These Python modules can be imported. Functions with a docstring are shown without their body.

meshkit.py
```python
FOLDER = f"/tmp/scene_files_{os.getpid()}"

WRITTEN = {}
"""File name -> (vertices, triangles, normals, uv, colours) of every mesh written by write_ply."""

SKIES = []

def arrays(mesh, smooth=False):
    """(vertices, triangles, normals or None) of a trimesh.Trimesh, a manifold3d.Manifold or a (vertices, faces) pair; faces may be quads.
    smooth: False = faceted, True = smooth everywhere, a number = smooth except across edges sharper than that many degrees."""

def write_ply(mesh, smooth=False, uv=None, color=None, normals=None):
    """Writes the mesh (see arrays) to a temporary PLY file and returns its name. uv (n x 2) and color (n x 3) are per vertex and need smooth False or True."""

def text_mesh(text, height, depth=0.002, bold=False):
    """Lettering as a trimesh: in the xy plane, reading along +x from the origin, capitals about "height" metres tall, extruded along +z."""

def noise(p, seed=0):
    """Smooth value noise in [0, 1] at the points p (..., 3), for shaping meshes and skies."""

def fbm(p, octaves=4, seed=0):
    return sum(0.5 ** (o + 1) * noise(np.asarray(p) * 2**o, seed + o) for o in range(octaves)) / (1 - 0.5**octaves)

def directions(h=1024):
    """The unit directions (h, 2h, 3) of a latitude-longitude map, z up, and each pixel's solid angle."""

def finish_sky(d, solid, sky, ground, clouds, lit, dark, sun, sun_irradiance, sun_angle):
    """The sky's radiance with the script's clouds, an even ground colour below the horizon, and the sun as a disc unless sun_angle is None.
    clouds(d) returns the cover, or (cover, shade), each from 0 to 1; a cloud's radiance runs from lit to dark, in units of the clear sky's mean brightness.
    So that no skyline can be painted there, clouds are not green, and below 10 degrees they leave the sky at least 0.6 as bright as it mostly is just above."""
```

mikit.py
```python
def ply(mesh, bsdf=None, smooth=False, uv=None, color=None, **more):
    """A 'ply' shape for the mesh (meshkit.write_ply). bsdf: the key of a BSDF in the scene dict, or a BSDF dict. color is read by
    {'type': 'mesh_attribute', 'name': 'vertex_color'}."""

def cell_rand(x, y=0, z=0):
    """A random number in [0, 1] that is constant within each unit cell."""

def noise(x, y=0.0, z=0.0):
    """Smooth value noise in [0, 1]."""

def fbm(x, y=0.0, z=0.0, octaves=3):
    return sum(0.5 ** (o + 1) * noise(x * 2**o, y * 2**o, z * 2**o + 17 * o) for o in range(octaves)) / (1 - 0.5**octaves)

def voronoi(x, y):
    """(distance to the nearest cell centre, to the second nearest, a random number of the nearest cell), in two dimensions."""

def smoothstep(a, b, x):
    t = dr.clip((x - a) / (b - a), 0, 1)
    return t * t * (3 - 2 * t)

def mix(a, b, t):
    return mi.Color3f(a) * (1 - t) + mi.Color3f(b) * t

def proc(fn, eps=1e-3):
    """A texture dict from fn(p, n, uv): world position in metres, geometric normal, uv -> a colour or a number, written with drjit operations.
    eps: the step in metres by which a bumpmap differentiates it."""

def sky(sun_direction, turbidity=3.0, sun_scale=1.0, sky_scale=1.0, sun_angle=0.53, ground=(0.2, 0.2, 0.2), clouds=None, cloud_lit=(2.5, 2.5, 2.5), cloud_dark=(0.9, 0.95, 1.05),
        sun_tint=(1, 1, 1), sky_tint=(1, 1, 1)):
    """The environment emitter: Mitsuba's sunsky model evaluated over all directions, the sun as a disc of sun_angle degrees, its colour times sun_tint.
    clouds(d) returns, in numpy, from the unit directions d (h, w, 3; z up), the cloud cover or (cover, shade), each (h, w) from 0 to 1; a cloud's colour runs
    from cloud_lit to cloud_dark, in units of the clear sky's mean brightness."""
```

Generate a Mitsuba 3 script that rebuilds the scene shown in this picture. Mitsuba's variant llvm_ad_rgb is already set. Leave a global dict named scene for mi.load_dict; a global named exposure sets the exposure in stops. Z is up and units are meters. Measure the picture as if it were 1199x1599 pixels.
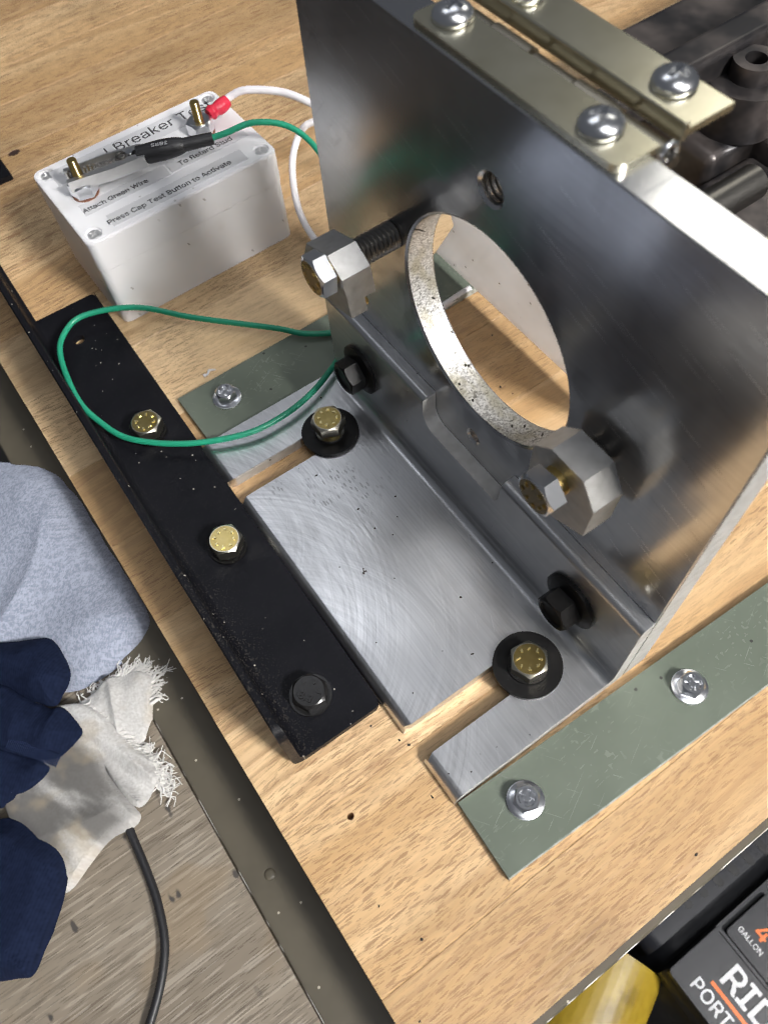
import math, random
import numpy as np, trimesh, shapely
import shapely.geometry as sg
import manifold3d as m3
import drjit as dr
import mitsuba as mi
import mikit, meshkit

T4 = mi.ScalarTransform4f
scene, labels = {}, {}
rng = random.Random(7)
nrng = np.random.default_rng(11)
MM = 0.001

# ------------------------------------------------------------------ camera, light, exposure
exposure = 0.2
CAM = np.array([0.03388, -0.03424, 0.29166])
FWD = np.array([-0.42658, 0.24001, -0.87202])
UP = -np.array([0.69926, -0.52399, -0.48628])
scene['camera'] = {'type': 'thinlens', 'fov': 50.99, 'fov_axis': 'x', 'near_clip': 0.01, 'far_clip': 20.0,
                   'aperture_radius': 0.0009, 'focus_distance': 0.308,
                   'to_world': T4().look_at(origin=CAM.tolist(), target=(CAM + FWD).tolist(), up=UP.tolist())}


def lamp(key, direction, dist, w, h, rad, label):
    d = np.array(direction, float); d /= np.linalg.norm(d)
    pos = np.array([-0.06, 0.04, 0.02]) + d * dist
    upv = [0, 0, 1] if abs(d[2]) < 0.95 else [1, 0, 0]
    scene[key] = {'type': 'rectangle', 'to_world': T4().look_at(origin=pos.tolist(), target=[-0.06, 0.04, 0.02], up=upv).scale([w / 2, h / 2, 1]),
                  'emitter': {'type': 'area', 'radiance': {'type': 'rgb', 'value': rad}}}
    labels[key] = {'label': label, 'category': 'lamp'}


lamp('work_lamp', (1.0, 0.33, 0.95), 1.5, 0.26, 0.22, [175, 171, 165], 'square work lamp to the right of the bench, out of view')
lamp('ceiling_lamp', (-0.29, 0.69, 0.66), 1.9, 0.55, 0.45, [3.3, 3.2, 2.9], 'long ceiling lamp behind the plate, out of view')
lamp('ceiling_lamp_001', (-0.40, 0.16, 0.90), 2.0, 1.2, 0.5, [1.6, 1.66, 1.78], 'long ceiling lamp above the bench, out of view')
lamp('ceiling_lamp_002', (0.40, 0.02, 0.92), 2.2, 0.9, 0.9, [4.2, 4.25, 4.4], 'added square fill light above and behind the camera, out of view')  # soft fill added to brighten the box front and the far board
scene['room_light'] = {'type': 'constant', 'radiance': {'type': 'rgb', 'value': [0.075, 0.08, 0.09]}}

# ------------------------------------------------------------------ helpers


def man(m):
    if isinstance(m, m3.Manifold):
        g = m.to_mesh()
        return trimesh.Trimesh(np.array(g.vert_properties[:, :3]), np.array(g.tri_verts), process=False)
    return m


def put(key, mesh, bsdf, smooth=30, label=None, cat=None, group=None, kind=None, uv=None):
    """One entry of the scene; meshes are in millimetres."""
    k, n = key, 0
    while k in scene:
        n += 1
        k = f'{key}_{n:03d}'
    g = man(mesh).copy()
    g.apply_scale(MM)
    scene[k] = mikit.ply(g, bsdf, smooth=smooth, uv=uv)
    say(k, label, cat, group, kind)
    return k


def say(k, label=None, cat=None, group=None, kind=None):
    d = {a: b for a, b in (('label', label), ('category', cat), ('group', group), ('kind', kind)) if b}
    if d:
        labels[k] = d


def name(key):
    k, n = key, 0
    while k in labels:
        n += 1
        k = f'{key}_{n:03d}'
    return k


def cyl(r, h, seg=40, r2=None):
    return m3.Manifold.cylinder(h, r, r if r2 is None else r2, seg)


def cbox(x0, x1, y0, y1, z0, z1, c=0.4):
    """A box with chamfered edges."""
    pts = []
    for i, x in enumerate((x0, x1)):
        for j, y in enumerate((y0, y1)):
            for k, z in enumerate((z0, z1)):
                sx, sy, sz = (c if i == 0 else -c), (c if j == 0 else -c), (c if k == 0 else -c)
                pts += [(x, y + sy, z + sz), (x + sx, y, z + sz), (x + sx, y + sy, z)]
    return m3.Manifold.hull_points(np.array(pts, float))


def rbox(x0, x1, y0, y1, z0, z1, r, n=12):
    s = m3.Manifold.sphere(r, n * 2)
    return m3.Manifold.batch_hull([s.translate([x, y, z]) for x in (x0 + r, x1 - r) for y in (y0 + r, y1 - r) for z in (z0 + r, z1 - r)])


def vbox(x0, x1, y0, y1, z0, z1, r, c=0.5):
    """A box with rounded upright edges and a small chamfer on top and bottom."""
    cs = m3.CrossSection([[(x0 + r, y0 + r), (x1 - r, y0 + r), (x1 - r, y1 - r), (x0 + r, y1 - r)]]).offset(r, m3.JoinType.Round, 2.0, 48)
    return bevel(cs, z0, z1, c, bottom=False)


def bevel(cs, z0, z1, c=0.3, n=3, bottom=False):
    """Extrudes a cross-section with a rounded upper edge made of thin steps."""
    m = cs.extrude(z1 - z0 - c).translate([0, 0, z0])
    for i in range(n):
        a = math.pi / 2 * (i + 1) / n
        ins = c * (1 - math.cos(a * 0.999)) * 0.95
        m = m + cs.offset(-ins, m3.JoinType.Round, 2.0, 32).extrude(c * math.sin(a) + 0.02).translate([0, 0, z1 - c - 0.02])
    return m


def poly(pts):
    a = np.array(pts, float)
    if np.sum(a[:, 0] * np.roll(a[:, 1], -1) - np.roll(a[:, 0], -1) * a[:, 1]) < 0:
        a = a[::-1]
    return m3.CrossSection([a.tolist()])


def axis_y(m):
    """Turns a mesh built along +z so that it runs along -y."""
    return m.rotate([90, 0, 0])


def hexhead(af, h, rot=0.0, top_round=True):
    r = af / math.sqrt(3)
    p = [(r * math.cos(math.radians(60 * i)), r * math.sin(math.radians(60 * i))) for i in range(6)]
    m = m3.CrossSection([p]).extrude(h)
    if top_round:
        m = m ^ (cyl(r * 1.05, h - 0.9, 60) + cyl(r * 1.05, 1.1, 60, af / 2 * 0.93).translate([0, 0, h - 1.1]))
    return m.rotate([0, 0, rot])


def rod(r, h, pitch, depth, seg=28):
    """A threaded rod along +z."""
    prof = [(0, 0)]
    z = 0
    while z < h:
        prof += [(r - depth, z), (r, z + pitch * 0.42), (r, z + pitch * 0.55)]
        z += pitch
    prof += [(r - depth, z), (0, z)]
    return trimesh.creation.revolve(np.array(prof), sections=seg)


def tm(mesh, x=0, y=0, z=0, rot=None):
    g = man(mesh).copy()
    if rot is not None:
        g.apply_transform(rot)
    g.apply_translation([x, y, z])
    return g


def spline(pts, n=16):
    p = np.array(pts, float)
    p = np.vstack([2 * p[0] - p[1], p, 2 * p[-1] - p[-2]])
    out = []
    for i in range(1, len(p) - 2):
        for t in np.linspace(0, 1, n, endpoint=False):
            a, b, c, d = p[i - 1], p[i], p[i + 1], p[i + 2]
            out.append(0.5 * (2 * b + (c - a) * t + (2 * a - 5 * b + 4 * c - d) * t * t + (3 * b - a - 3 * c + d) * t ** 3))
    out.append(p[-2])
    return np.array(out)


def tube(pts, r, seg=12, n=14, raw=False):
    c = np.array(pts, float) if raw else spline(pts, n)
    t = np.gradient(c, axis=0)
    t /= np.linalg.norm(t, axis=1, keepdims=True) + 1e-12
    u = np.cross(t[0], [0.1, 0.2, 1.0]); u /= np.linalg.norm(u)
    rings = []
    rr = np.broadcast_to(r, len(c)) if np.ndim(r) == 0 else np.interp(np.linspace(0, 1, len(c)), np.linspace(0, 1, len(r)), r)
    for i in range(len(c)):
        u = u - t[i] * (u @ t[i]); u /= np.linalg.norm(u)
        w = np.cross(t[i], u)
        a = np.arange(seg) * 2 * np.pi / seg
        rings.append(c[i] + rr[i] * (np.cos(a)[:, None] * u + np.sin(a)[:, None] * w))
    v = np.vstack(rings + [c[:1], c[-1:]])
    f = []
    for i in range(len(c) - 1):
        for j in range(seg):
            a, b = i * seg + j, i * seg + (j + 1) % seg
            f += [(a, b, b + seg), (a, b + seg, a + seg)]
    s, e = len(c) * seg, len(c) * seg + 1
    for j in range(seg):
        f += [(s, (j + 1) % seg, j), (e, (len(c) - 1) * seg + j, (len(c) - 1) * seg + (j + 1) % seg)]
    return trimesh.Trimesh(v, np.array(f), process=False)


def join(ms):
    return trimesh.util.concatenate([man(m) for m in ms])


def rotm(deg, ax=(0, 0, 1)):
    return trimesh.transformations.rotation_matrix(math.radians(deg), ax)


# ------------------------------------------------------------------ materials
noise, fbm, smst, mix, crand, vor = mikit.noise, mikit.fbm, mikit.smoothstep, mikit.mix, mikit.cell_rand, mikit.voronoi
SEAMS = [-560, -515, -478, -433, -392, -342, -298, -256, -206, -163, -121, -76, -24, 33]


def C(*v):
    return mi.Color3f(*v)


def streaks(x, y, w, l, seed, dens, hw=0.42, hl=0.46):
    """Short thin dashes along y: one to a cell, of random place, length and presence."""
    c = dr.floor(x / w)
    yy = y / l + crand(c, seed) * 7.0
    r = dr.floor(yy)
    k1, k2, k3 = crand(c, r, seed + 1), crand(c, r, seed + 2), crand(c, r, seed + 3)
    u = (x / w - c - 0.5 - (k1 - 0.5) * 0.5) / (hw * (0.35 + 0.65 * k2))
    v = (yy - r - 0.5) / (hl * (0.35 + 0.65 * k1))
    return smst(1.0, 0.45, u * u + v * v) * dr.select(k3 < dens, mi.Float(1), mi.Float(0)) * (0.45 + 0.55 * k2)


def wood_fn(p, n, uv):
    x, y, z = p.x * 1000, p.y * 1000, p.z * 1000
    sid = mi.Float(0)
    for s in SEAMS:
        sid += dr.select(x > s, mi.Float(1), mi.Float(0))
    r1, r2, r3 = crand(sid, 3), crand(sid, 5), crand(sid, 9)
    yy = y + r1 * 700
    kx, ky = x + 430.8, y - 11.5                                  # a small knot
    kd = dr.sqrt(kx * kx + ky * ky * 0.5)
    xw = x + (r2 - 0.5) * 0.12 * y + 10 * (noise(x * 0.02, yy * 0.010, sid) - 0.5) + 2.5 * (noise(x * 0.07, yy * 0.03, sid) - 0.5) + 5.0 * smst(26.0, 4.0, kd)
    band = fbm(xw * 0.14, yy * 0.006, sid, octaves=3)
    fine = noise(xw * 2.4, yy * 0.16, sid + 8)
    base = mix(C(0.655, 0.468, 0.268), C(0.490, 0.312, 0.150), smst(0.25, 0.85, band * 0.75 + r3 * 0.62 - 0.14))
    base = base * (0.93 + 0.12 * fine) * (0.90 + 0.18 * crand(sid, 13))
    lines = noise(xw * 0.55, yy * 0.008, sid + 4)
    lines = smst(0.05, 0.0, dr.abs(lines - 0.5)) + 0.7 * smst(0.66, 0.85, noise(xw * 0.9, yy * 0.010, sid + 5))
    base = mix(base, C(0.37, 0.215, 0.105), dr.minimum(lines, 1.0) * (0.10 + 0.50 * smst(0.3, 0.75, r2)) * (0.4 + 0.6 * noise(xw * 0.05, yy * 0.02, 3.0)))
    q = xw * (0.08 + 0.14 * r1) + 6.0 * noise(xw * 0.024, yy * 0.008, sid + 11) + 0.5 * noise(xw * 0.3, yy * 0.05, sid)
    ring = q - dr.floor(q)
    ring = smst(0.45, 0.93, ring) * smst(1.0, 0.965, ring)
    base = mix(base, C(0.36, 0.205, 0.100), ring * (0.22 + 0.40 * r2) * (0.35 + 0.65 * smst(0.3, 0.7, noise(x * 0.03, yy * 0.006, 23.0))))
    patch = 0.30 + 0.70 * smst(0.30, 0.65, noise(xw * 0.035 + 7, yy * 0.012, sid + 1))
    patch = dr.maximum(patch, 0.85 * smst(-322.0, -345.0, x))
    xj = xw + 0.5 * noise(x * 0.8, yy * 0.3, 2.0)
    f = dr.maximum(dr.maximum(streaks(xj, yy, 0.95, 12.0, 21, 0.6), 0.8 * streaks(xj + 0.6, yy, 0.7, 8.0, 31, 0.6)), 0.6 * streaks(xj + 0.2, yy, 0.5, 5.0, 37, 0.6))
    coarse = smst(-322.0, -345.0, x) + 0.5 * smst(0.55, 0.75, noise(x * 0.02, yy * 0.008, 17.0)) * smst(-322.0, -300.0, x)
    f = dr.maximum(f * patch, streaks(xj * 1.0 + 0.9, yy, 2.1, 19.0, 43, 0.62, 0.40) * coarse)
    base = mix(base, C(0.255, 0.140, 0.068), dr.minimum(f * 0.70, 0.85))
    sm = smst(0.50, 0.85, fbm(x * 0.022 + 5, y * 0.018, 3.0, octaves=4))
    base = base * (1 - 0.22 * sm)
    base = mix(base, C(0.045, 0.024, 0.018), smst(3.4, 2.4, kd + 0.8 * noise(x, y)))
    return base


def wood_bump(p, n, uv):
    x, y = p.x * 1000, p.y * 1000
    return -smst(0.66, 0.80, noise(x * 0.95 + 31, y * 0.145, 2.0)) + 0.4 * noise(x * 2.0, y * 0.1)


def alu_col(p, n, uv):
    x, y, z = p.x * 1000, p.y * 1000, p.z * 1000
    sm = fbm(x * 0.05, y * 0.08 + z * 0.08, 2.0, octaves=4)
    base = mix(C(0.62, 0.625, 0.635), C(0.80, 0.80, 0.80), sm)
    # short dark scuffs along the length
    base = base * (1.0 + 0.26 * arcs(x, y) * smst(5.0, 5.9, z)) * (0.93 + 0.14 * noise(x * 0.03, y * 2.0 + z * 2.0, 3.0))
    base = mix(base, C(0.9, 0.9, 0.9), 0.35 * streaks(y * 1.0 + x * 0.5 + z, x * 0.9 - y * 0.4, 1.6, 16.0, 61, 0.18, 0.2))
    wear = smst(34.0, 14.0, dr.sqrt(dr.square(x + 134) + dr.square(y - 33)))
    sc = streaks(y + z, x, 1.3, 5.0, 71, 0.75, 0.4) * (0.10 + 0.9 * wear) * smst(0.40, 0.6, noise(x * 0.12, y * 0.12 + z * 0.1, 9.0))
    base = mix(base, C(0.15, 0.145, 0.14), sc * 0.5)
    d1, d2, rr = vor(x * 0.16, y * 0.16 + z * 0.16)
    return mix(base, C(0.06, 0.055, 0.05), smst(0.06, 0.035, d1) * smst(0.95, 0.97, rr))


def alu_rough(p, n, uv):
    x, y, z = p.x * 1000, p.y * 1000, p.z * 1000
    return 0.27 + 0.16 * fbm(x * 0.06 + 3, y * 0.06, z * 0.06, octaves=3)


ARCS = ((-140, -34, 84), (-92, -30, 88), (-58, -36, 80), (-120, -60, 110))


def arcs(x, y):
    h = mi.Float(0)
    for i, (cx, cy, w) in enumerate(ARCS):
        dx, dy = x - cx, y - cy
        r = dr.sqrt(dx * dx + dy * dy)
        m = smst(w * 1.0, w * 0.85, r) * smst(w * 0.30, w * 0.45, r) * smst(0.25, 0.6, noise(dr.atan2(dy, dx) * 2.5, r * 0.06, i + 0.5))
        h += m * (0.6 * noise(r * 0.95, dr.atan2(dy, dx) * 1.5, i * 3.0) + 0.6 * noise(r * 2.3, dr.atan2(dy, dx) * 2.0, i * 5.0) - 0.6)
    return h


def swirl_bump(p, n, uv):
    """Sanding arcs and straight scratches on the bracket."""
    x, y, z = p.x * 1000, p.y * 1000, p.z * 1000
    h = 0.28 * arcs(x, y) + 0.5 * (noise(x * 0.05, y * 1.6 + z * 1.6) - 0.5)
    h -= 0.6 * streaks(y * 1.0 + x * 0.5 + z, x * 0.9 - y * 0.4, 1.6, 16.0, 61, 0.18, 0.2)
    return h


def plate_col(p, n, uv):
    x, z = p.x * 1000, p.z * 1000
    sm = fbm(x * 0.03, z * 0.03, 7.0, octaves=4)
    base = mix(C(0.64, 0.645, 0.655), C(0.76, 0.76, 0.765), sm)
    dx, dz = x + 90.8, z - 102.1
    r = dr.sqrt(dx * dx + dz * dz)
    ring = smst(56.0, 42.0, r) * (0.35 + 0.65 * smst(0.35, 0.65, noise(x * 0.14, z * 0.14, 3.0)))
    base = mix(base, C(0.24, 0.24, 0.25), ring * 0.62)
    sc = smst(0.80, 0.88, noise((x + z * 0.5) * 0.9, (z - x * 0.5) * 0.045, 2.0)) + smst(0.86, 0.93, noise((x - z * 0.9) * 0.6, (z + x * 0.9) * 0.05, 6.0))
    base = mix(base, C(0.25, 0.24, 0.24), dr.minimum(sc, 1.0) * 0.45 * smst(-90.0, -150.0, x + 0.2 * z))
    base = base * (0.90 + 0.2 * noise(z * 2.2, x * 0.03, 5.0)) * (1 - 0.35 * streaks(z + 0.4 * x, x - 0.3 * z, 2.4, 26.0, 83, 0.2, 0.12))
    return base


def plate_haze(p, n, uv):
    x, z = p.x * 1000, p.z * 1000
    return 0.10 + 0.30 * smst(0.35, 0.75, fbm(x * 0.035, z * 0.018, 1.0, octaves=4)) + 0.35 * streaks(z + 0.3 * x, x - 0.3 * z, 2.0, 22.0, 85, 0.25, 0.14)


def cut_col(p, n, uv):
    x, y, z = p.x * 1000, p.y * 1000, p.z * 1000
    d1, d2, rr = vor(x * 0.22 + y * 0.1, z * 0.22 + y * 0.22)
    g = noise(x * 2.0, y * 2.0, z * 2.0)
    base = mix(C(0.36, 0.355, 0.34), C(0.74, 0.735, 0.72), smst(0.2, 0.8, g))
    base = mix(base, C(0.34, 0.31, 0.20), 0.6 * smst(0.45, 0.7, fbm(x * 0.10, y * 0.2, z * 0.10, octaves=3)))
    base = mix(base, C(0.05, 0.048, 0.04), smst(0.76, 0.86, noise(x * 1.0, y * 1.0, z * 1.0)) * 0.6)
    return mix(base, C(0.02, 0.02, 0.015), smst(0.15, 0.08, d1) * smst(0.84, 0.88, rr))


def grain_bump(p, n, uv):
    x, y, z = p.x * 1000, p.y * 1000, p.z * 1000
    return fbm(x * 2.6, y * 2.6, z * 2.6, octaves=2)


def green_col(p, n, uv):
    x, y = p.x * 1000, p.y * 1000
    base = mix(C(0.098, 0.118, 0.090), C(0.132, 0.154, 0.122), fbm(x * 0.06, y * 0.06, 2.0, octaves=4))
    s = streaks(x * 0.9 + y * 0.43, y * 0.9 - x * 0.43, 1.9, 17.0, 91, 0.20, 0.10) * 0.5 + streaks(x * 0.6 - y * 0.8, y * 0.6 + x * 0.8, 2.3, 11.0, 95, 0.16, 0.10) * 0.5 + streaks(x + y * 0.1, y - x * 0.1, 1.1, 5.0, 99, 0.16, 0.2) * 0.35
    base = mix(base, C(0.50, 0.52, 0.48), 0.38 * dr.minimum(s, 0.8) * (0.15 + 0.85 * smst(0.35, 0.65, noise(x * 0.05, y * 0.05, 5.0))))
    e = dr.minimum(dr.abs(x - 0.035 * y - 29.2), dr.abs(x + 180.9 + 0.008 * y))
    base = mix(base, C(0.50, 0.51, 0.48), 0.75 * smst(0.55, 0.1, e) * (0.35 + 0.65 * noise(x * 0.5, y * 0.5, 2.0)))  # strip edges lightened in colour: wear plus painted light on the bevel
    sp = smst(0.80, 0.88, noise(x * 0.8, y * 0.8, 12.0)) * smst(0.4, 0.7, noise(x * 0.06, y * 0.06, 3.0))
    base = mix(base, C(0.45, 0.47, 0.42), sp * 0.12)
    d1, d2, rr = vor(x * 0.11, y * 0.11)
    return mix(base, C(0.04, 0.04, 0.035), smst(0.08, 0.05, d1) * smst(0.84, 0.88, rr))


def black_col(p, n, uv):
    x, y, z = p.x * 1000, p.y * 1000, p.z * 1000
    base = mix(C(0.0045, 0.0048, 0.0066), C(0.0085, 0.0085, 0.011), fbm(x * 0.07, y * 0.07, 1.0))
    yl = y + 0.0105 * x
    near = smst(-22.0, -36.0, yl) * smst(-200.0, -60.0, x)
    dust = smst(0.60, 0.82, noise(x * 2.1, y * 2.1, z * 2.1)) * (0.010 + 0.16 * near * fbm(x * 0.12, y * 0.2, 4.0))
    base = mix(base, C(0.30, 0.26, 0.21), dust)
    d1, d2, rr = vor(x * 0.30, y * 0.30)
    return mix(base, C(0.62, 0.57, 0.50), smst(0.05 + 0.12 * crand(rr * 977.0), 0.03, d1) * smst(0.94, 0.96, rr) * 0.7)


def black_bump(p, n, uv):
    x, y, z = p.x * 1000, p.y * 1000, p.z * 1000
    return fbm(x * 0.9, y * 0.9, z * 0.9, octaves=2)


def olive_col(p, n, uv):
    x, y = p.x * 1000, p.y * 1000
    base = mix(C(0.066, 0.057, 0.040), C(0.092, 0.080, 0.057), fbm(x * 0.08, y * 0.08, 1.0, octaves=4))
    d1, d2, rr = vor(x * 0.12, y * 0.12)
    base = mix(base, C(0.55, 0.50, 0.42), smst(0.07, 0.04, d1) * smst(0.88, 0.92, rr) * 0.7)
    e = dr.minimum(dr.abs(y + 76.0), dr.abs(x - 69.6))
    return mix(base, C(0.72, 0.70, 0.66), 0.8 * smst(0.5, 0.2, e) * smst(0.45, 0.75, noise(x * 0.22, y * 0.22, 3.0)))


def ply_col(p, n, uv):
    x, y = p.x * 1000, p.y * 1000
    xw = x + 5 * (noise(x * 0.02, y * 0.012, 1.0) - 0.5)
    base = mix(C(0.250, 0.212, 0.165), C(0.150, 0.122, 0.090), fbm(xw * 0.09, y * 0.010, 2.0, octaves=4))
    base = mix(base, C(0.085, 0.066, 0.048), dr.maximum(streaks(xw, y, 1.3, 34.0, 41, 0.6), 0.8 * streaks(xw + 0.5, y, 0.9, 17.0, 47, 0.5)) * (0.25 + 0.5 * noise(x * 0.04, y * 0.02, 3.0)))
    base = mix(base, C(0.07, 0.055, 0.04), streaks(xw + 0.3, y, 0.7, 9.0, 53, 0.5) * 0.5)
    base = mix(base, C(0.47, 0.43, 0.37), smst(0.66, 0.80, noise(xw * 1.7, y * 0.07, 6.0)) * 0.3)
    st = smst(0.60, 0.72, fbm(x * 0.03 + 3, y * 0.03, 8.0, octaves=4))
    base = mix(base, C(0.24, 0.165, 0.085), st * 0.30)
    d1, d2, rr = vor(x * 0.05 + 0.3, y * 0.11)
    return mix(base, C(0.045, 0.04, 0.038), smst(0.20, 0.10, d1 + 0.12 * noise(x * 0.5, y * 0.5)) * smst(0.70, 0.78, rr) * 0.9)


def towel_col(p, n, uv):
    x, y, z = p.x * 1000, p.y * 1000, p.z * 1000
    h = fbm(x * 0.9, y * 0.9 + z * 0.9, 1.0, octaves=3)
    w = noise((x + y) * 1.9, (x - y) * 0.8, 3.0)
    return mix(C(0.255, 0.285, 0.365), C(0.385, 0.420, 0.510), smst(0.25, 0.75, h * 0.6 + w * 0.4))


def rag_col(p, n, uv):
    x, y, z = p.x * 1000, p.y * 1000, p.z * 1000
    u, v = x * 0.9 + y * 0.43, y * 0.9 - x * 0.43
    base = mix(C(0.52, 0.51, 0.49), C(0.66, 0.655, 0.64), noise(u * 1.6, v * 1.6))
    g = smst(0.34, 0.68, fbm(u * 0.032 + 4.3, v * 0.075, 6.0, octaves=5))
    left = smst(-94.0, -103.0, y) * smst(-62.0, -70.0, x + 0.1 * (y + 120))
    base = mix(base, C(0.10, 0.095, 0.09), g * (0.16 + 0.74 * left))
    b = smst(0.55, 0.75, fbm(x * 0.06 + 9, y * 0.06, 2.0, octaves=4))
    return mix(base, C(0.42, 0.34, 0.22), b * 0.4)


def cloth_bump(p, n, uv):
    x, y, z = p.x * 1000, p.y * 1000, p.z * 1000
    return noise(x * 1.4, y * 1.4, z * 1.4) + 0.7 * dr.sin((x + y) * 5.2) * dr.sin((x - y) * 5.2)


def navy_col(p, n, uv):
    x, y, z = p.x * 1000, p.y * 1000, p.z * 1000
    k = 0.5 + 0.5 * dr.sin((x * 0.75 + y * 0.66) * 6.0)
    return mix(C(0.0055, 0.0090, 0.024), C(0.012, 0.019, 0.048), k * 0.25 + 0.5 * noise(x * 1.2, y * 1.2))


def white_col(p, n, uv):
    x, y, z = p.x * 1000, p.y * 1000, p.z * 1000
    g = smst(0.55, 0.8, fbm(x * 0.06, y * 0.06, z * 0.06, octaves=4))
    base = mix(C(0.76, 0.76, 0.775), C(0.68, 0.67, 0.66), g * 0.6)
    d1, d2, rr = vor(x * 0.09 + z * 0.05, y * 0.09 + z * 0.04)
    return mix(base, C(0.30, 0.28, 0.26), smst(0.06, 0.03, d1) * smst(0.75, 0.8, rr) * 0.7)


def zinc_col(p, n, uv):
    x, y, z = p.x * 1000, p.y * 1000, p.z * 1000
    return mix(C(0.66, 0.615, 0.44), C(0.86, 0.82, 0.66), fbm(x * 0.12, y * 0.12, z * 0.2, octaves=3))


def steel_col(p, n, uv):
    x, y, z = p.x * 1000, p.y * 1000, p.z * 1000
    return mix(C(0.50, 0.49, 0.46), C(0.72, 0.71, 0.69), fbm(x * 0.35, y * 0.35, z * 0.35, octaves=3))


def machine_col(p, n, uv):
    x, y, z = p.x * 1000, p.y * 1000, p.z * 1000
    g = fbm(x * 0.05, y * 0.05, z * 0.05, octaves=4)
    return mix(C(0.024, 0.023, 0.025), C(0.12, 0.102, 0.095), smst(0.35, 0.8, g))


def vac_col(p, n, uv):
    x, y, z = p.x * 1000, p.y * 1000, p.z * 1000
    return mix(C(0.008, 0.009, 0.013), C(0.019, 0.020, 0.025), fbm(x * 0.05, y * 0.05, z * 0.05, octaves=4))


def yellow_col(p, n, uv):
    x, y, z = p.x * 1000, p.y * 1000, p.z * 1000
    return mix(C(0.30, 0.205, 0.018), C(0.17, 0.11, 0.010), smst(0.4, 0.75, fbm(x * 0.06, y * 0.06, z * 0.06, octaves=4)))


def gold_col(p, n, uv):
    x, y, z = p.x * 1000, p.y * 1000, p.z * 1000
    return mix(C(0.50, 0.37, 0.11), C(0.62, 0.50, 0.22), fbm(x * 0.25, y * 0.25, z * 0.25, octaves=3))


def panel_col(p, n, uv):
    x, y, z = p.x * 1000, p.y * 1000, p.z * 1000
    d1, d2, rr = vor(x * 0.10, z * 0.10)
    base = mix(C(0.95, 0.94, 0.94), C(0.84, 0.82, 0.80), fbm(x * 0.04, z * 0.05, 3.0, octaves=4))
    return mix(base, C(0.25, 0.20, 0.15), smst(0.07, 0.045, d1) * smst(0.7, 0.76, rr))


P = mikit.proc


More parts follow.
